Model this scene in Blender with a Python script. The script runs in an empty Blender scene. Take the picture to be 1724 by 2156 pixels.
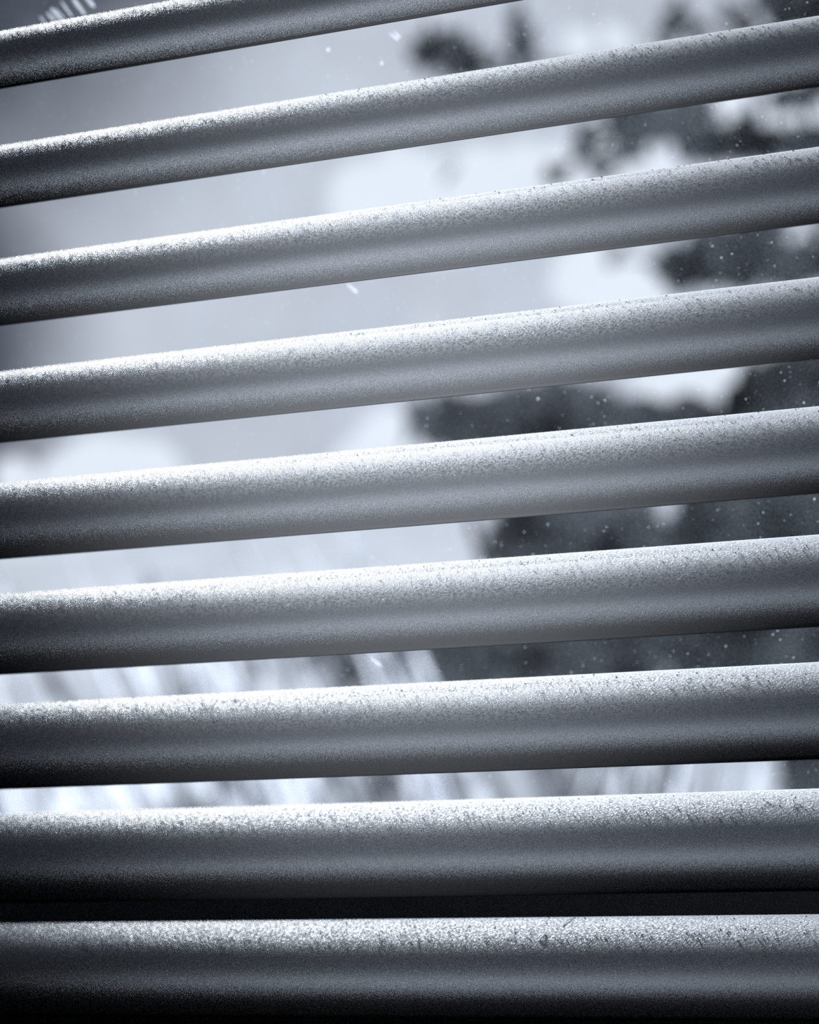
import bpy, bmesh, math, random
import numpy as np
from mathutils import Vector, Matrix

sc = bpy.context.scene
col = sc.collection
random.seed(7)
rng = np.random.default_rng(11)

# ------------------------------------------------------------------ camera
PITCH = 0.020                       # slat spacing, metres
Z5 = 1.30                           # height of the fifth visible slat above the floor
F_PX, YAW, TILTC, ROLL = 6909.93, 0.52493, -0.03608, -0.10384
W, H = 1724, 2156
CAM = Vector((math.tan(YAW) * 23.27518 * PITCH, -23.27518 * PITCH, Z5 + 0.7463 * PITCH))

def cam_axes():
    cy, sy = math.cos(YAW), math.sin(YAW)
    f = Vector((-sy * math.cos(TILTC), cy * math.cos(TILTC), math.sin(TILTC)))
    r = Vector((cy, sy, 0)); u = r.cross(f)
    return (r * math.cos(ROLL) + u * math.sin(ROLL), -r * math.sin(ROLL) + u * math.cos(ROLL), f)
AR, AU, AF = cam_axes()

def ray(px, py):
    return (AF + AR * ((px - W / 2) / F_PX) + AU * ((H / 2 - py) / F_PX)).normalized()

def at(px, py, Y):
    """the point of the place seen at that pixel, Y metres behind the blind"""
    d = ray(px, py)
    return CAM + d * ((Y - CAM.y) / d.y)

cam = bpy.data.objects.new('camera', bpy.data.cameras.new('camera'))
col.objects.link(cam)
cam.matrix_world = Matrix(((AR.x, AU.x, -AF.x, CAM.x), (AR.y, AU.y, -AF.y, CAM.y), (AR.z, AU.z, -AF.z, CAM.z), (0, 0, 0, 1)))
cam.data.sensor_fit = 'VERTICAL'; cam.data.sensor_height = 36
cam.data.lens = F_PX / H * 36
cam.data.clip_start = 0.01; cam.data.clip_end = 500
cam.data.dof.use_dof = True
cam.data.dof.focus_distance = (at(1380, 1300, 0.0) - CAM).dot(AF)
cam.data.dof.aperture_fstop = cam.data.lens / 4.8
sc.camera = cam

# ------------------------------------------------------------------ view
sc.view_settings.view_transform = 'Standard'
sc.view_settings.look = 'None'
sc.view_settings.gamma = 1
sc.view_settings.exposure = 0
sc.view_settings.use_curve_mapping = False
sc.cycles.use_denoising = False
sc.cycles.max_bounces = 10
sc.cycles.diffuse_bounces = 6
sc.cycles.transparent_max_bounces = 24

# ------------------------------------------------------------------ sky
def nd(nt, t, **kw):
    n = nt.nodes.new(t)
    for k, v in kw.items():
        if k.startswith('i_'):
            n.inputs[k[2:]].default_value = v
        elif k.startswith('n_'):
            n.inputs[int(k[2:])].default_value = v
        else:
            setattr(n, k, v)
    return n

def build_sky():
    w = bpy.data.worlds.new('sky'); sc.world = w; w.use_nodes = True
    nt = w.node_tree; nt.nodes.clear(); L = nt.links.new
    tc = nd(nt, 'ShaderNodeTexCoord')
    dirv = tc.outputs['Generated']
    warp = nd(nt, 'ShaderNodeTexNoise', i_Scale=30.0, i_Detail=2.0)
    L(dirv, warp.inputs['Vector'])
    wsub = nd(nt, 'ShaderNodeVectorMath', operation='SUBTRACT'); wsub.inputs[1].default_value = (.5, .5, .5)
    L(warp.outputs['Color'], wsub.inputs[0])
    wsc = nd(nt, 'ShaderNodeVectorMath', operation='SCALE'); wsc.inputs['Scale'].default_value = .020
    L(wsub.outputs[0], wsc.inputs[0])
    wadd = nd(nt, 'ShaderNodeVectorMath', operation='ADD')
    L(dirv, wadd.inputs[0]); L(wsc.outputs[0], wadd.inputs[1])

    def puff(px, py, rpx, soft, src):
        d = nd(nt, 'ShaderNodeVectorMath', operation='DISTANCE')
        L(src, d.inputs[0]); d.inputs[1].default_value = ray(px, py)
        m = nd(nt, 'ShaderNodeMapRange', interpolation_type='SMOOTHSTEP')
        m.inputs['From Min'].default_value = rpx * (1 + soft) / F_PX
        m.inputs['From Max'].default_value = rpx * (1 - soft) / F_PX
        L(d.outputs['Value'], m.inputs['Value'])
        return m.outputs['Result']
    def join(outs, op='MAXIMUM'):
        o = outs[0]
        for p in outs[1:]:
            m = nd(nt, 'ShaderNodeMath', operation=op); L(o, m.inputs[0]); L(p, m.inputs[1]); o = m.outputs[0]
        return o
    # cumulus heads standing in the sky before the window
    heads = [(760, 425, 80), (860, 400, 92), (930, 440, 90), (1010, 380, 80), (1080, 380, 80), (1160, 370, 70), (1230, 350, 60), (1300, 330, 70),
             (1390, 345, 60), (1510, 235, 70), (1640, 255, 75), (1720, 240, 60), (1230, 575, 62), (1310, 610, 75), (1370, 590, 50),
             (1300, 88, 36), (1215, 98, 30), (1440, 810, 60), (1530, 800, 55), (1380, 830, 50), (820, 935, 68), (880, 950, 60), (760, 960, 50),
             (200, 985, 60), (280, 990, 55), (330, 975, 45), (130, 1000, 50), (30, 1010, 50), (1240, 262, 36), (1290, 310, 40),
             (1650, 512, 30), (1722, 500, 30)]
    cl = join([puff(a, b, r * 1.12, .24, wadd.outputs[0]) for a, b, r in heads])
    # the same broken cloud over the rest of the sky
    nz = nd(nt, 'ShaderNodeTexNoise', i_Scale=9.0, i_Detail=4.0, i_Roughness=.5)
    L(dirv, nz.inputs['Vector'])
    mr = nd(nt, 'ShaderNodeMapRange', interpolation_type='SMOOTHSTEP'); mr.inputs['From Min'].default_value = .62; mr.inputs['From Max'].default_value = .74
    L(nz.outputs['Fac'], mr.inputs['Value'])
    cl = join([cl, mr.outputs['Result']])
    # thin grey layer; darkening painted in at upper left and left, imitating vignetting
    left_vignette = join([puff(-260, -260, 700, .50, dirv), puff(150, -420, 480, .28, dirv), puff(-560, 700, 660, .25, dirv), puff(-900, -400, 900, .4, dirv)])
    hz = nd(nt, 'ShaderNodeTexNoise', i_Scale=14.0, i_Detail=2.0)
    L(dirv, hz.inputs['Vector'])
    m1 = nd(nt, 'ShaderNodeMix', data_type='RGBA'); m1.inputs['A'].default_value = (.45, .485, .56, 1); m1.inputs['B'].default_value = (.66, .705, .79, 1)
    L(hz.outputs['Fac'], m1.inputs['Factor'])
    m2 = nd(nt, 'ShaderNodeMix', data_type='RGBA'); m2.inputs['B'].default_value = (.045, .055, .075, 1)
    L(left_vignette, m2.inputs['Factor']); L(m1.outputs['Result'], m2.inputs['A'])
    m3 = nd(nt, 'ShaderNodeMix', data_type='RGBA'); m3.inputs['B'].default_value = (.84, .90, .99, 1)
    L(cl, m3.inputs['Factor']); L(m2.outputs['Result'], m3.inputs['A'])
    bg = nd(nt, 'ShaderNodeBackground'); L(m3.outputs['Result'], bg.inputs['Color'])
    out = nd(nt, 'ShaderNodeOutputWorld'); L(bg.outputs[0], out.inputs['Surface'])
build_sky()

# ------------------------------------------------------------------ sun and added fill spot
def light(name, kind, energy, color, loc, toward, **kw):
    l = bpy.data.lights.new(name, kind); l.energy = energy; l.color = color
    for k, v in kw.items(): setattr(l, k, v)
    o = bpy.data.objects.new(name, l); col.objects.link(o)
    o.location = loc
    o.rotation_euler = (Vector(toward) - Vector(loc)).to_track_quat('-Z', 'Y').to_euler()
    return o
SUN_EL, SUN_AZ = math.radians(19.4), math.radians(-41.6)      # azimuth from the window normal
sd = Vector((math.sin(SUN_AZ) * math.cos(SUN_EL), math.cos(SUN_AZ) * math.cos(SUN_EL), math.sin(SUN_EL)))
light('sun', 'SUN', 7.4, (.90, .95, 1.0), sd * 20, (0, 0, 0), angle=math.radians(12))
aim = at(860, 880, 0)
FILL_POS = Vector((.34, -1.0, 1.86))  # added unseen spot, brightens the middle of the blind to imitate vignetting
light('centre_fill_beam', 'SPOT', 92, (.91, .955, 1.0), FILL_POS, aim,
      spot_size=math.radians(6.3), spot_blend=1.0, shadow_soft_size=.03)

# ------------------------------------------------------------------ materials
def mat(name, base, rough=.6, spec=.3, noise=None, bump=None, metal=0):
    m = bpy.data.materials.new(name); m.use_nodes = True
    nt = m.node_tree; b = nt.nodes['Principled BSDF']; L = nt.links.new
    b.inputs['Base Color'].default_value = (*base, 1); b.inputs['Roughness'].default_value = rough
    b.inputs['Specular IOR Level'].default_value = spec; b.inputs['Metallic'].default_value = metal
    tc = nt.nodes.new('ShaderNodeTexCoord')
    if noise:
        n = nd(nt, 'ShaderNodeTexNoise', i_Scale=noise[0], i_Detail=4.0); L(tc.outputs['Object'], n.inputs['Vector'])
        mx = nd(nt, 'ShaderNodeMix', data_type='RGBA')
        mx.inputs['A'].default_value = (*[c * (1 - noise[1]) for c in base], 1); mx.inputs['B'].default_value = (*[min(1, c * (1 + noise[1])) for c in base], 1)
        L(n.outputs['Fac'], mx.inputs['Factor']); L(mx.outputs['Result'], b.inputs['Base Color'])
    if bump:
        n = nd(nt, 'ShaderNodeTexNoise', i_Scale=bump[0], i_Detail=3.0); L(tc.outputs['Object'], n.inputs['Vector'])
        bp = nd(nt, 'ShaderNodeBump'); bp.inputs['Distance'].default_value = bump[1]; bp.inputs['Strength'].default_value = 1
        L(n.outputs['Fac'], bp.inputs['Height']); L(bp.outputs[0], b.inputs['Normal'])
    return m

def slat_material():
    m = bpy.data.materials.new('dusty_slat_paint'); m.use_nodes = True
    nt = m.node_tree; b = nt.nodes['Principled BSDF']; L = nt.links.new
    tc = nd(nt, 'ShaderNodeTexCoord'); ge = nd(nt, 'ShaderNodeNewGeometry')
    sx = nd(nt, 'ShaderNodeSeparateXYZ'); L(ge.outputs['Normal'], sx.inputs[0])
    # dust settles where the slat faces up
    up = nd(nt, 'ShaderNodeMapRange', interpolation_type='SMOOTHSTEP'); up.inputs['From Min'].default_value = .73; up.inputs['From Max'].default_value = .97
    L(sx.outputs['Z'], up.inputs['Value'])
    fine = nd(nt, 'ShaderNodeTexNoise', i_Scale=2600.0, i_Detail=3.0, i_Roughness=.6); L(tc.outputs['Object'], fine.inputs['Vector'])
    fr = nd(nt, 'ShaderNodeMapRange'); fr.inputs['From Min'].default_value = .35; fr.inputs['From Max'].default_value = .62
    L(fine.outputs['Fac'], fr.inputs['Value'])
    du = nd(nt, 'ShaderNodeMath', operation='MULTIPLY'); L(up.outputs[0], du.inputs[0]); L(fr.outputs[0], du.inputs[1])
    speck = nd(nt, 'ShaderNodeTexNoise', i_Scale=4200.0, i_Detail=2.0); L(tc.outputs['Object'], speck.inputs['Vector'])
    c1 = nd(nt, 'ShaderNodeMix', data_type='RGBA'); c1.inputs['A'].default_value = (.27, .279, .295, 1); c1.inputs['B'].default_value = (.42, .432, .455, 1)
    L(speck.outputs['Fac'], c1.inputs['Factor'])
    c2 = nd(nt, 'ShaderNodeMix', data_type='RGBA'); c2.inputs['B'].default_value = (.78, .81, .85, 1)
    L(c1.outputs['Result'], c2.inputs['A']); L(du.outputs[0], c2.inputs['Factor']); L(c2.outputs['Result'], b.inputs['Base Color'])
    rr = nd(nt, 'ShaderNodeMapRange'); rr.inputs['To Min'].default_value = .36; rr.inputs['To Max'].default_value = .95
    L(du.outputs[0], rr.inputs['Value']); L(rr.outputs[0], b.inputs['Roughness'])
    b.inputs['Specular IOR Level'].default_value = .45
    me = nd(nt, 'ShaderNodeMapRange'); me.inputs['To Min'].default_value = .72; me.inputs['To Max'].default_value = 0
    L(du.outputs[0], me.inputs['Value']); L(me.outputs[0], b.inputs['Metallic'])
    bp = nd(nt, 'ShaderNodeBump'); bp.inputs['Strength'].default_value = 1.0; bp.inputs['Distance'].default_value = .00010
    dn = nd(nt, 'ShaderNodeTexNoise', i_Scale=1900.0, i_Detail=4.0, i_Roughness=.65); L(tc.outputs['Object'], dn.inputs['Vector'])
    up2 = nd(nt, 'ShaderNodeMapRange', interpolation_type='SMOOTHSTEP'); up2.inputs['From Min'].default_value = .74; up2.inputs['From Max'].default_value = .95
    up2.inputs['To Min'].default_value = .10
    L(sx.outputs['Z'], up2.inputs['Value'])
    mu = nd(nt, 'ShaderNodeMath', operation='MULTIPLY'); L(dn.outputs['Fac'], mu.inputs[0]); L(up2.outputs[0], mu.inputs[1])
    L(mu.outputs[0], bp.inputs['Height']); L(bp.outputs[0], b.inputs['Normal'])
    return m

def pane_material():
    m = bpy.data.materials.new('dusty_glass'); m.use_nodes = True
    nt = m.node_tree; nt.nodes.clear(); L = nt.links.new
    tc = nd(nt, 'ShaderNodeTexCoord')
    n1 = nd(nt, 'ShaderNodeTexNoise', i_Scale=3600.0, i_Detail=3.0); L(tc.outputs['Object'], n1.inputs['Vector'])
    n2 = nd(nt, 'ShaderNodeTexNoise', i_Scale=60.0, i_Detail=2.0); L(tc.outputs['Object'], n2.inputs['Vector'])
    a = nd(nt, 'ShaderNodeMapRange'); a.inputs['From Min'].default_value = .35; a.inputs['From Max'].default_value = .75
    a.inputs['To Min'].default_value = .002; a.inputs['To Max'].default_value = .040
    mm = nd(nt, 'ShaderNodeMath', operation='MULTIPLY'); L(n1.outputs['Fac'], mm.inputs[0]); L(n2.outputs['Fac'], mm.inputs[1])
    ms = nd(nt, 'ShaderNodeMath', operation='MULTIPLY'); ms.inputs[1].default_value = 2.0; L(mm.outputs[0], ms.inputs[0]); L(ms.outputs[0], a.inputs['Value'])
    tr = nd(nt, 'ShaderNodeBsdfTransparent'); tr.inputs['Color'].default_value = (.96, .97, .98, 1)
    tl = nd(nt, 'ShaderNodeBsdfTranslucent'); tl.inputs['Color'].default_value = (.72, .8, .9, 1)
    mx = nd(nt, 'ShaderNodeMixShader'); L(a.outputs[0], mx.inputs[0]); L(tr.outputs[0], mx.inputs[1]); L(tl.outputs[0], mx.inputs[2])
    o = nd(nt, 'ShaderNodeOutputMaterial'); L(mx.outputs[0], o.inputs['Surface'])
    return m

def leaf_material(name, refl, trans, lo=.6, hi=1.4, scale=9.0, spread=.5):
    m = bpy.data.materials.new(name); m.use_nodes = True
    nt = m.node_tree; nt.nodes.clear(); L = nt.links.new
    tc = nd(nt, 'ShaderNodeTexCoord'); n = nd(nt, 'ShaderNodeTexNoise', i_Scale=scale, i_Detail=2.0); L(tc.outputs['Object'], n.inputs['Vector'])
    sp = nd(nt, 'ShaderNodeMapRange'); sp.inputs['From Min'].default_value = .5 - spread; sp.inputs['From Max'].default_value = .5 + spread; L(n.outputs['Fac'], sp.inputs['Value'])
    def ramp(c):
        x = nd(nt, 'ShaderNodeMix', data_type='RGBA'); x.inputs['A'].default_value = (*[v * lo for v in c], 1); x.inputs['B'].default_value = (*[min(1, v * hi) for v in c], 1)
        L(sp.outputs[0], x.inputs['Factor']); return x.outputs['Result']
    d = nd(nt, 'ShaderNodeBsdfDiffuse'); L(ramp(refl), d.inputs['Color'])
    t = nd(nt, 'ShaderNodeBsdfTranslucent'); L(ramp(trans), t.inputs['Color'])
    ad = nd(nt, 'ShaderNodeAddShader'); L(d.outputs[0], ad.inputs[0]); L(t.outputs[0], ad.inputs[1])
    o = nd(nt, 'ShaderNodeOutputMaterial'); L(ad.outputs[0], o.inputs['Surface'])
    return m

def g(v):                                   # the photograph's cool grey at a given lightness
    return (v * .96, v * .99, v * 1.06)
M = dict(
    slat=slat_material(), pane=pane_material(),
    dust=mat('pale_dust', g(.72), .95, .1),
    mark=leaf_material('dried_mark', g(.35), g(.60), .9, 1.1),
    lint=mat('pale_lint', g(.80), .9, .1),
    frame=mat('dark_frame_paint', g(.26), .5, .3, noise=(40, .4), bump=(900, .00008)),
    wall=mat('dim_plaster', g(.10), .9, .1, noise=(8, .15), bump=(120, .0006)),
    floor=mat('dark_floorboards', g(.05), .6, .3, noise=(6, .3)),
    ceil=mat('grey_ceiling', g(.12), .9, .1, noise=(5, .1)),
    sill=mat('dark_sill_paint', g(.03), .5, .3, noise=(30, .3)),
    cord=mat('grey_cord', g(.35), .8, .1, noise=(600, .3)),
    rail=mat('rail_paint', g(.35), .45, .4, noise=(300, .2)),
    ground=mat('dry_ground', g(.37), .95, .05, noise=(.9, .5)),
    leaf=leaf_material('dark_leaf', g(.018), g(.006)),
    shrub=leaf_material('shrub_leaf', g(.06), g(.03)),
    reed=leaf_material('pale_reed_blade', g(.20), g(.30), .04, 2.1, 13.0, .09),
    reed2=leaf_material('grey_reed_blade', g(.10), g(.07), .2, 2.0, 11.0, .12),
    bark=mat('dark_bark', g(.02), .9, .1, noise=(20, .4), bump=(60, .004)),
)

# ------------------------------------------------------------------ mesh helpers
def obj(name, verts, faces, m, parent=None, smooth=False, **props):
    me = bpy.data.meshes.new(name); me.from_pydata([tuple(v) for v in verts], [], faces); me.update()
    if smooth: me.polygons.foreach_set('use_smooth', [True] * len(me.polygons))
    me.materials.append(m)
    o = bpy.data.objects.new(name, me); col.objects.link(o)
    if parent: o.parent = parent
    for k, v in props.items(): o[k] = v
    return o
def empty(name, loc, **props):
    o = bpy.data.objects.new(name, None); col.objects.link(o); o.location = loc; o.empty_display_size = .05
    for k, v in props.items(): o[k] = v
    return o
class Geo:
    def __init__(s): s.v = []; s.f = []
    def box(s, x0, x1, y0, y1, z0, z1):
        n = len(s.v)
        s.v += [(x, y, z) for z in (z0, z1) for y in (y0, y1) for x in (x0, x1)]
        s.f += [tuple(n + i for i in q) for q in ((0, 2, 3, 1), (4, 5, 7, 6), (0, 1, 5, 4), (2, 6, 7, 3), (0, 4, 6, 2), (1, 3, 7, 5))]
        return s
    def tube(s, pts, rad, n=6):
        base = len(s.v); P = [Vector(p) for p in pts]
        for i, p in enumerate(P):
            t = (P[min(i + 1, len(P) - 1)] - P[max(i - 1, 0)]).normalized()
            a = t.cross(Vector((0, 0, 1)) if abs(t.z) < .9 else Vector((1, 0, 0))).normalized(); b = t.cross(a)
            r = rad[i] if isinstance(rad, (list, tuple)) else rad
            s.v += [tuple(p + (a * math.cos(k * 2 * math.pi / n) + b * math.sin(k * 2 * math.pi / n)) * r) for k in range(n)]
        for i in range(len(P) - 1):
            for k in range(n):
                s.f.append((base + i * n + k, base + i * n + (k + 1) % n, base + (i + 1) * n + (k + 1) % n, base + (i + 1) * n + k))
        s.f.append(tuple(base + k for k in reversed(range(n)))); s.f.append(tuple(base + (len(P) - 1) * n + k for k in range(n)))
        return s
def bevelled(o, w, seg=2):
    b = o.modifiers.new('bevel', 'BEVEL'); b.width = w; b.segments = seg; b.limit_method = 'ANGLE'
    return o
def local(verts, origin):
    return [tuple(Vector(v) - Vector(origin)) for v in verts]

# ------------------------------------------------------------------ the room and the window
WX0, WX1, WO = -.372, .45, .36
WZ0, WZ1 = Z5 - .150, Z5 + .40
RX0, RX1, RY0, RZ1 = -1.8, 1.9, -3.2, 2.45
WT = .03                                                     # inner face of the window wall
q = Geo()
q.box(RX0 - .1, WX0, WT, WO, 0, RZ1); q.box(WX1, RX1 + .1, WT, WO, 0, RZ1)
q.box(WX0, WX1, WT, WO, 0, WZ0); q.box(WX0, WX1, WT, WO, WZ1, RZ1)
GY = .062                                                    # the glass
obj('wall_window', q.v, q.f, M['wall'], kind='structure', label='dim plaster wall around the window opening')
q = Geo().box(RX0 - .1, RX1 + .1, RY0 - .1, RY0, 0, RZ1); obj('wall_back', q.v, q.f, M['wall'], kind='structure')
q = Geo().box(RX0 - .1, RX0, RY0, WT, 0, RZ1); obj('wall_left', q.v, q.f, M['wall'], kind='structure')
q = Geo().box(RX1, RX1 + .1, RY0, WT, 0, RZ1); obj('wall_right', q.v, q.f, M['wall'], kind='structure')
q = Geo().box(RX0 - .1, RX1 + .1, RY0 - .1, WO, -.1, 0); obj('floor', q.v, q.f, M['floor'], kind='structure')
q = Geo().box(RX0 - .1, RX1 + .1, RY0 - .1, WO, RZ1, RZ1 + .1); obj('ceiling', q.v, q.f, M['ceil'], kind='structure')

win = empty('window_1', (0, GY, WZ0), kind='structure', label='dusty window pane in a dark painted frame behind the blind')
RAILZ = Z5 - .0665                                            # top of the bottom rail
def wpart(name, q, m, **k):
    return obj(name, local(q.v, win.location), q.f, m, win, **k)
bevelled(wpart('bottom_rail', Geo().box(WX0, WX1, .022, .10, WZ0, RAILZ), M['frame']), .003)
bevelled(wpart('top_rail', Geo().box(WX0, WX1, .022, .10, WZ1 - .05, WZ1), M['frame']), .003)
for a, b in ((WX0, WX0 + .05), (WX1 - .05, WX1)):
    bevelled(wpart('stile', Geo().box(a, b, .022, .10, RAILZ, WZ1 - .05), M['frame']), .003)
wpart('pane', Geo().box(WX0 + .05, WX1 - .05, GY, GY + .003, RAILZ, WZ1 - .05), M['pane'])

def flake(q, c, r, nrm=None, k=6, thick=.35):
    """an irregular grain: a ragged disc with a raised middle"""
    if nrm is None: nrm = Vector((0, -1, 0))
    a = nrm.orthogonal().normalized(); b = nrm.cross(a); n = len(q.v)
    ph = random.random() * 6.3; st = random.uniform(.55, 1)
    for i in range(k):
        t = ph + i * 2 * math.pi / k; rr = r * random.uniform(.6, 1.2)
        q.v.append(tuple(c + (a * math.cos(t) + b * math.sin(t) * st) * rr))
    q.v.append(tuple(c + nrm * r * thick))
    for i in range(k): q.f.append((n + i, n + (i + 1) % k, n + k))
q = Geo()
for _ in range(9000):                                        # specks on the inside of the glass
    x = random.uniform(-.17, .10); z = random.uniform(RAILZ, Z5 + .14)
    r = .00005 + .00012 * random.random() ** 3
    if random.random() < .012: r *= 1.7
    flake(q, Vector((x, GY - .0001, z)), r)
for _ in range(500):
    flake(q, Vector((random.uniform(-.2, .22),  .0218, random.uniform(RAILZ - .03, RAILZ))), .00004 + .00010 * random.random() ** 3)
wpart('dust_specks', q, M['mark'], kind='stuff')
def smear(x0, y0, x1, y1, wpx, n=7):
    """a dried streak on the inside of the glass"""
    A = at(x0, y0, GY - .0002); B = at(x1, y1, GY - .0002); d = B - A; s = Vector((-d.z, 0, d.x)).normalized()
    q = Geo(); hw = wpx / 2 * (A - CAM).length / F_PX
    for i in range(n):
        t = i / (n - 1); w = hw * (math.sin(math.pi * (.08 + .84 * t)) ** .6) * random.uniform(.8, 1.15); c = A + d * t
        q.v += [tuple(c - s * w), tuple(c + Vector((0, -.00025 * math.sin(math.pi * (.05 + .9 * t)), 0))), tuple(c + s * w)]
    for i in range(n - 1):
        a = i * 3
        q.f += [(a, a + 1, a + 4, a + 3), (a + 1, a + 2, a + 5, a + 4)]
    return wpart('smear', q, M['mark'])
for s in ((98, 27, 116, 44, 7), (107, 17, 133, 47, 9), (116, 18, 138, 41, 4), (128, 2, 152, 36, 6), (152, -4, 179, 31, 10), (178, -8, 199, 15, 9), (84, 34, 96, 50, 5),
          (819, 70, 838, 84, 6), (828, 65, 843, 80, 5), (730, 598, 752, 616, 8), (779, 1384, 804, 1404, 6), (686, 104, 694, 104, 8), (800, 131, 806, 134, 8)):
    smear(*s)

# added, unseen body around the fill spot, hung from the ceiling
fx = (aim - FILL_POS).normalized()
spot = empty('added_fill_fixture', (FILL_POS.x - fx.x * .12, FILL_POS.y - fx.y * .12, RZ1), kind='structure', label='added unseen fixture on a rod around the fill spot')
q = Geo().tube([FILL_POS - fx * .12, Vector((FILL_POS.x - fx.x * .12, FILL_POS.y - fx.y * .12, RZ1))], .008, 10); obj('rod', local(q.v, spot.location), q.f, M['sill'], spot)
q = Geo(); n = 20; a_ = fx.orthogonal().normalized(); b_ = fx.cross(a_)
for dist, rad in ((-.13, .012), (-.12, .030), (-.05, .042), (.02, .046), (.02, .043), (-.05, .039), (-.112, .026)):      # an open shade with a wall
    q.v += [tuple(FILL_POS + fx * dist + (a_ * math.cos(k * 2 * math.pi / n) + b_ * math.sin(k * 2 * math.pi / n)) * rad) for k in range(n)]
for j in range(6):
    for k in range(n): q.f.append((j * n + k, j * n + (k + 1) % n, (j + 1) * n + (k + 1) % n, (j + 1) * n + k))
q.f.append(tuple(reversed(range(n)))); q.f.append(tuple(6 * n + k for k in range(n)))
obj('shade', local(q.v, spot.location), q.f, M['sill'], spot, True)

# sill
bevelled(obj('window_sill', *(lambda q: (q.v, q.f))(Geo().box(WX0 - .06, WX1 + .06, -.09, WT + .02, WZ0 - .03, WZ0)), M['sill'], kind='structure'), .004)

# ------------------------------------------------------------------ the blind
SW, ST, SG = 1.2 * PITCH, .54912, .14 * PITCH
SR = (SW * SW / 4 + SG * SG) / (2 * SG); SA = math.asin(SW / 2 / SR)
def arc_point(t, off=0):
    s = (SR + off) * math.sin(t); h = (SR + off) * math.cos(t) - SR * math.cos(SA)
    return s * math.cos(ST) - h * math.sin(ST), s * math.sin(ST) + h * math.cos(ST)
def arc_normal(t):
    return Vector((0, math.sin(t) * math.cos(ST) - math.cos(t) * math.sin(ST), math.sin(t) * math.sin(ST) + math.cos(t) * math.cos(ST)))
SX0, SX1, TH = -.43, .43, .00022
def slat_mesh():
    n = 40; prof = []
    for i in range(n + 1):
        prof.append(arc_point(-SA + 2 * SA * i / n, 0))
    y, z = arc_point(SA + .003, -TH / 2); prof.append((y, z))
    for i in range(n, -1, -1):
        prof.append(arc_point(-SA + 2 * SA * i / n, -TH))
    y, z = arc_point(-SA - .003, -TH / 2); prof.append((y, z))
    k = len(prof); v = []; f = []
    xs = [SX0, SX0 + .002] + list(np.linspace(SX0 + .01, SX1 - .01, 24)) + [SX1 - .002, SX1]
    for j, x in enumerate(xs):
        sh = .8 if j in (0, len(xs) - 1) else (.94 if j in (1, len(xs) - 2) else 1)      # rounded slat ends
        v += [(x, y * sh, z * sh) for y, z in prof]
    for j in range(len(xs) - 1):
        for i in range(k):
            f.append((j * k + i, (j + 1) * k + i, (j + 1) * k + (i + 1) % k, j * k + (i + 1) % k))
    f.append(tuple(range(k))); f.append(tuple((len(xs) - 1) * k + i for i in reversed(range(k))))
    return v, f

blind = empty('venetian_blind', (0, 0, Z5), label='grey curved-slat venetian blind tilted half open across the window', category='blind')
sv, sf = slat_mesh()
proto = None
SLATS = range(-9, 11)                        # 1 to 9 are those the photograph shows
for i in SLATS:
    if proto is None:
        proto = s = obj('slat', sv, sf, M['slat'], blind, smooth=True)
    else:
        s = proto.copy(); col.objects.link(s)
    s.location = (random.uniform(-.0015, .0015), 0, (5 - i) * PITCH)
    if not 0 <= i <= 10: continue
    # dust lying on the crown and the rear of this slat: grains and short lint
    q = Geo()
    for _ in range(1700):
        t = SA * random.uniform(-.05, .98) if random.random() < .5 else SA * random.gauss(.30, .16)
        if t < -SA * .9 or t > SA * .98: continue
        x = random.uniform(-.16, .17); y, z = arc_point(t, .00001)
        r = .00005 + .00013 * random.random() ** 3
        flake(q, Vector((x, y, z)), r, arc_normal(t), 5, 1.1)
    for _ in range(60):
        t = SA * random.uniform(-.9, .2); x = random.uniform(-.16, .17); y, z = arc_point(t, .00001)
        flake(q, Vector((x, y, z)), random.uniform(.00003, .00008), arc_normal(t), 5, .8)
    for _ in range(260):                     # curled fibres
        t = SA * random.gauss(.30, .17); x = random.uniform(-.16, .17); a = random.uniform(0, 6.3); ln = random.uniform(.0003, .0011); cv = random.uniform(-1.6, 1.6)
        if abs(t) > SA * .9: continue
        pts = []
        for k in range(5):
            y, z = arc_point(t, .00004 + .00008 * math.sin(k / 4 * math.pi)); pts.append((x, y, z))
            x += math.cos(a) * ln / 4; t += math.sin(a) * ln / 4 / SR; a += cv / 4
        q.tube(pts, random.uniform(.00003, .000055), 3)
    d = obj('dust', q.v, q.f, M['dust'], s, kind='stuff')
# rails and cords of the blind, beyond the edges of the photograph
zt, zb = 15 * PITCH, (5 - 11) * PITCH
r = bevelled(obj('head_rail', *(lambda q: (q.v, q.f))(Geo().box(SX0 - .01, SX1 + .01, -.018, .018, zt - .006, zt + .026)), M['rail'], blind), .002)
r = bevelled(obj('bottom_rail', *(lambda q: (q.v, q.f))(Geo().box(SX0, SX1, -.012, .012, zb - .006, zb + .005)), M['rail'], blind), .003)
for x in (-.36, .36):
    fy, fz = arc_point(-SA); ry, rz = arc_point(SA)
    for y in (fy - .0012, ry + .0012):
        q = Geo().tube([(x, y, zb), (x, y, zt)], .0005, 6); obj('ladder_cord', q.v, q.f, M['cord'], blind)

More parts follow.
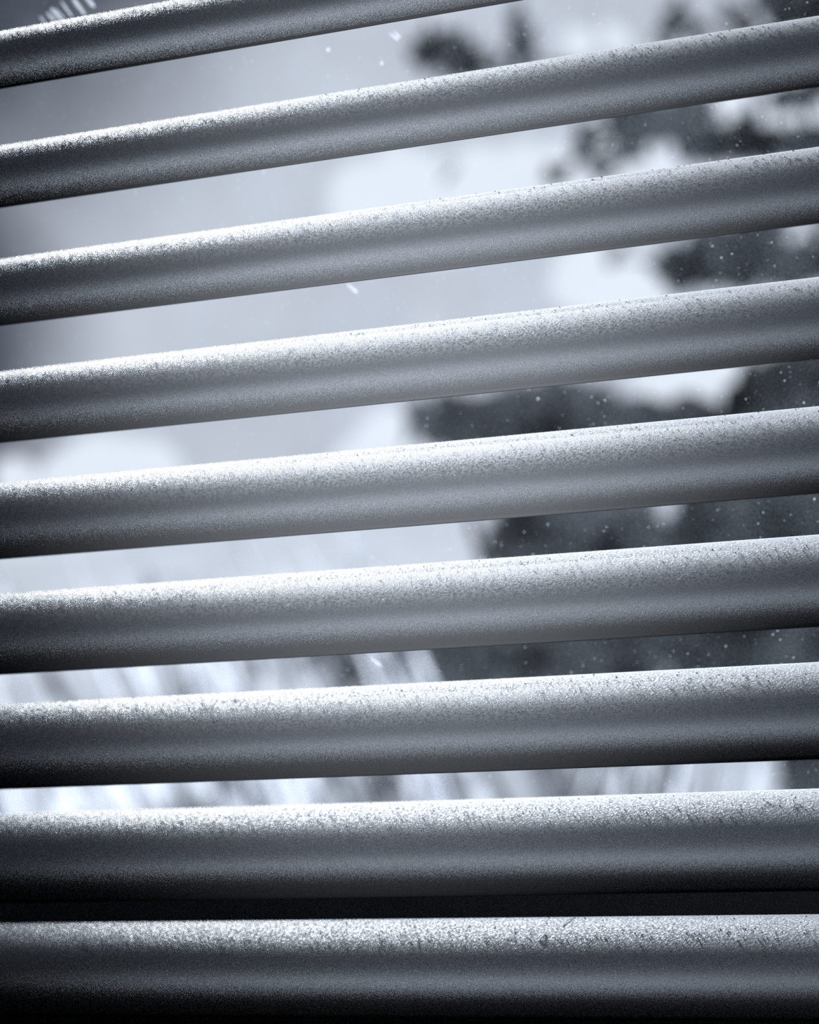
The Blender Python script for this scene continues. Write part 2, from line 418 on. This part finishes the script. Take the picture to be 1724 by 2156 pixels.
def slat_hit(px, py, i):
    """where the sight line meets slat i: x and the angle on its arc"""
    d = ray(px, py); best = None
    for k in range(400):
        t = -SA + 2 * SA * k / 399; y, z = arc_point(t); z += Z5 + (5 - i) * PITCH
        p = CAM + d * ((y - CAM.y) / d.y)
        e = abs(p.z - z)
        if best is None or e < best[0]: best = (e, p.x, t)
    return best[1], best[2]
def lint(i, pxs, label, rad=.00005):
    pts = []
    n = len(pxs)
    for k, (a, b) in enumerate(pxs):
        x, t = slat_hit(a, b, i); y, z = arc_point(t, .00003 + .00012 * math.sin(math.pi * k / (n - 1)))
        pts.append(Vector((x, y, z + Z5 + (5 - i) * PITCH)))
    sm = []
    for k in range(n - 1):
        p0, p1, p2, p3 = pts[max(k - 1, 0)], pts[k], pts[k + 1], pts[min(k + 2, n - 1)]
        for j in range(4):
            u = j / 4; sm.append(.5 * ((2 * p1) + (p2 - p0) * u + (2 * p0 - 5 * p1 + 4 * p2 - p3) * u * u + (3 * p1 - p0 - 3 * p2 + p3) * u ** 3))
    sm.append(pts[-1]); o0 = sm[0].copy()
    q = Geo().tube([p - o0 for p in sm], rad, 5)
    o = obj('lint_fibre', q.v, q.f, M['lint'], None, True, label=label, category='lint fibre', group='lint fibres on the slats')
    o.location = o0
lint(6, [(1426, 1222), (1438, 1212), (1446, 1211), (1450, 1209), (1455, 1205), (1462, 1204)], 'wavy pale lint fibre alone on the grey face of the sixth slat down')
lint(7, [(1552, 1469), (1558, 1464), (1566, 1468)], 'short arched lint fibre on the seventh slat below its dust strip')
lint(8, [(1476, 1717), (1481, 1728), (1490, 1731), (1500, 1729), (1508, 1724), (1516, 1723)], 'curled lint fibre hanging below the dust strip of the eighth slat')
lint(9, [(1186, 1950), (1192, 1942), (1200, 1937), (1212, 1932)], 'thick pale lint fibre touching the upper rim of the lowest slat')
lint(9, [(1136, 1981), (1142, 1975), (1150, 1968)], 'straight slanting lint fibre in the middle of the lowest slat', .00008)

# ------------------------------------------------------------------ outdoors
GZ = -.35
q = Geo()
N = 40
for j in range(N + 1):
    for i in range(N + 1):
        x = -60 + 100 * i / N; y = WO + 70 * j / N
        q.v.append((x, y, GZ + .25 * math.sin(x * .21) * math.sin(y * .17) * min(1, y / 10)))
for j in range(N):
    for i in range(N):
        a = j * (N + 1) + i; q.f.append((a, a + 1, a + N + 2, a + N + 1))
obj('ground', q.v, q.f, M['ground'], None, True, kind='structure')

def leaf(q, c, d, n, ln, wd):
    s = d.cross(n).normalized(); b = len(q.v)
    q.v += [tuple(c - d * ln / 2), tuple(c - d * ln * .1 + s * wd / 2 + n * wd * .12), tuple(c - d * ln * .05), tuple(c - d * ln * .1 - s * wd / 2 + n * wd * .12), tuple(c + d * ln / 2 - n * ln * .08)]
    q.f += [(b, b + 1, b + 2), (b, b + 2, b + 3), (b + 1, b + 4, b + 2), (b + 2, b + 4, b + 3)]
def rdir():
    v = Vector((random.gauss(0, 1), random.gauss(0, 1), random.gauss(0, 1))); return v.normalized()
def clump(q, px, py, rx, ry, Y, n, ln=.07, wd=.032, depth=.35):
    c = at(px, py, Y); m = (c - CAM).length / F_PX
    for _ in range(n):
        while True:
            u = Vector((random.uniform(-1, 1), random.uniform(-1, 1), random.uniform(-1, 1)))
            if u.length < 1: break
        p = c + AR * u.x * rx * m + AU * u.y * ry * m + AF * u.z * depth
        leaf(q, p, (rdir() + Vector((0, 0, -.5))).normalized(), rdir(), ln * random.uniform(.7, 1.2), wd * random.uniform(.7, 1.2))

# the tree whose branches hang in from the right
TY = 7.0
tb = at(2700, 900, TY + .3); tb.z = GZ
tree = empty('broadleaf_tree', tb, label='dark leafy tree outside whose branches hang in at the upper right', category='tree')
def tpart(name, q, m, root, **k):
    return obj(name, local(q.v, root.location), q.f, m, root, **k)
top = at(2650, -900, TY + .3)
mid = at(2680, 300, TY + .3)
tpart('trunk', Geo().tube([tb, tb.lerp(mid, .5) + Vector((.05, 0, 0)), mid, top], [.16, .13, .10, .05], 12), M['bark'], tree, smooth=True)
for pts, r0 in (
        ([mid, at(2100, 60, TY), at(1700, 40, TY), at(1400, 170, TY - .1), at(1130, 130, TY - .1), at(1085, 60, TY - .1)], .018),
        ([mid, at(2150, 330, TY), at(1724, 300, TY), at(1450, 270, TY), at(1230, 330, TY), at(1140, 385, TY)], .016),
        ([mid, at(2200, 620, TY + .1), at(1724, 570, TY), at(1450, 560, TY), at(1295, 545, TY)], .014),
        ([at(1400, 170, TY - .1), at(1180, 180, TY - .1), at(1000, 150, TY - .1), at(900, 95, TY - .1)], .010)):
    tpart('branch', Geo().tube(pts, [r0 * (1 - .75 * k / (len(pts) - 1)) for k in range(len(pts))], 8), M['bark'], tree, smooth=True)
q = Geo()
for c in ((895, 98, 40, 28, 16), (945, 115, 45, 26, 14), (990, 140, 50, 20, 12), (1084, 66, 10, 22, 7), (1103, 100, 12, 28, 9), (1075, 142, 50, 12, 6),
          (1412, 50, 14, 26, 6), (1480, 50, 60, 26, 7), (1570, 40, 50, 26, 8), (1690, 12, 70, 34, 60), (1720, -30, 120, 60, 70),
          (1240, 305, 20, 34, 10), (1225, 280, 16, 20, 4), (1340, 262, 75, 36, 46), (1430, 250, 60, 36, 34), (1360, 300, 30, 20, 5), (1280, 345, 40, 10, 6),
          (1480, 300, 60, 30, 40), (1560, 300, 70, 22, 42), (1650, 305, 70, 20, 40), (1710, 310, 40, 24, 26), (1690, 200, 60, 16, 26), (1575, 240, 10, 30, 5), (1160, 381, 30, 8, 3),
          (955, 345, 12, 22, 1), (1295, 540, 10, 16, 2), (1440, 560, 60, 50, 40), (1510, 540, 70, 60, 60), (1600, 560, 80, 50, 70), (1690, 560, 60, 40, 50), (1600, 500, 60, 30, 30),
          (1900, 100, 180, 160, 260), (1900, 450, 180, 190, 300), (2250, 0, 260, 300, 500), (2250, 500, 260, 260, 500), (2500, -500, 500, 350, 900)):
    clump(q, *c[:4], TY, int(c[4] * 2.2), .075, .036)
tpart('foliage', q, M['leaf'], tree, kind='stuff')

# shrubs standing low at the right
def shrub(name, px, py, Y, clumps, m, label, ln=.08, wd=.04):
    base = at(px, py, Y); base.z = GZ
    root = empty(name, base, label=label, category='shrub', group='shrubs beyond the glass')
    for k in range(4):
        a = at(px + (k - 1.5) * 160, py - 120 * (k % 2), Y)
        tpart('stem', Geo().tube([base + Vector((.04 * (k - 1.5), 0, 0)), base.lerp(a, .6) + Vector((0, .05, 0)), a], [.02, .015, .006], 8), M['bark'], root, smooth=True)
    q = Geo()
    for c in clumps: clump(q, *c[:4], Y, c[4], ln, wd, .4)
    tpart('foliage', q, m, root, kind='stuff')
    return root
shrub('round_shrub', 1200, 1000, 5.7, [(930, 885, 80, 50, 90), (1050, 900, 110, 80, 220), (1180, 880, 110, 80, 240), (1320, 920, 110, 80, 240), (1450, 930, 120, 90, 260),
      (1150, 1080, 90, 50, 130), (1280, 1130, 120, 90, 260), (1120, 1160, 100, 70, 180), (1300, 1350, 160, 90, 300), (1100, 1400, 160, 70, 230), (1000, 1350, 120, 50, 120), (850, 1395, 160, 40, 110), (720, 1390, 90, 45, 90), (900, 1420, 160, 50, 160), (1500, 1200, 120, 160, 300)],
      M['shrub'], 'mid grey shrub beyond the glass at the middle of the window')
shrub('tall_shrub', 1750, 1100, 4.6, [(1640, 860, 110, 90, 260), (1720, 780, 80, 60, 120), (1600, 1080, 150, 110, 400), (1750, 1000, 140, 200, 500), (1560, 1350, 160, 110, 420), (1750, 1350, 140, 200, 500), (1760, 1650, 80, 80, 160),
      (2000, 1000, 160, 300, 700), (2000, 1500, 160, 200, 400)],
      M['leaf'], 'almost black shrub beyond the glass at the right edge')

# reeds with long leaning blades
def reeds(name, px, spread, Y, n, top_lo, top_hi, lean, m, label):
    base = at(px, 1500, Y); base.z = GZ
    root = empty(name, base, label=label, category='reeds', group='clumps of reeds outside')
    q = Geo()
    for _ in range(n):
        tp = at(px + random.uniform(-spread, spread), random.uniform(top_lo, top_hi), Y + random.uniform(-.2, .2))
        foot = Vector((tp.x, tp.y, GZ)); hgt = tp.z - GZ
        ln = random.gauss(lean, .16); wd = random.uniform(.012, .036); b = len(q.v); k = 7
        yaw = random.uniform(-.7, .7); sx = Vector((math.cos(yaw), math.sin(yaw), 0)); foot.x = tp.x + ln * hgt * .75
        for i in range(k):
            u = i / (k - 1)
            c = foot.lerp(tp, u) + Vector((.10 * math.sin(u * 3.1) * lean * 2, 0, 0))
            w = wd * (1 - u ** 3) * .5 + .0008
            q.v += [tuple(c - sx * w), tuple(c + Vector((0, .25 * w, 0))), tuple(c + sx * w)]
        for i in range(k - 1):
            a = b + i * 3
            q.f += [(a, a + 1, a + 4, a + 3), (a + 1, a + 2, a + 5, a + 4)]
    tpart('blades', q, m, root, kind='stuff')
reeds('reed_clump', 120, 330, 2.7, 44, 1150, 1400, .35, M['reed'], 'pale sunlit reed clump low at the left edge')
reeds('reed_clump', 470, 330, 3.3, 54, 1090, 1400, .32, M['reed'], 'pale streaky reed clump left of the mid grey shrub')
reeds('reed_clump', 940, 330, 3.9, 90, 1360, 1600, .30, M['reed2'], 'grey reed clump low in front of the mid grey shrub')
reeds('reed_clump', 1470, 190, 2.1, 26, 1500, 1680, -.28, M['reed'], 'pale reed clump at the foot of the black shrub')
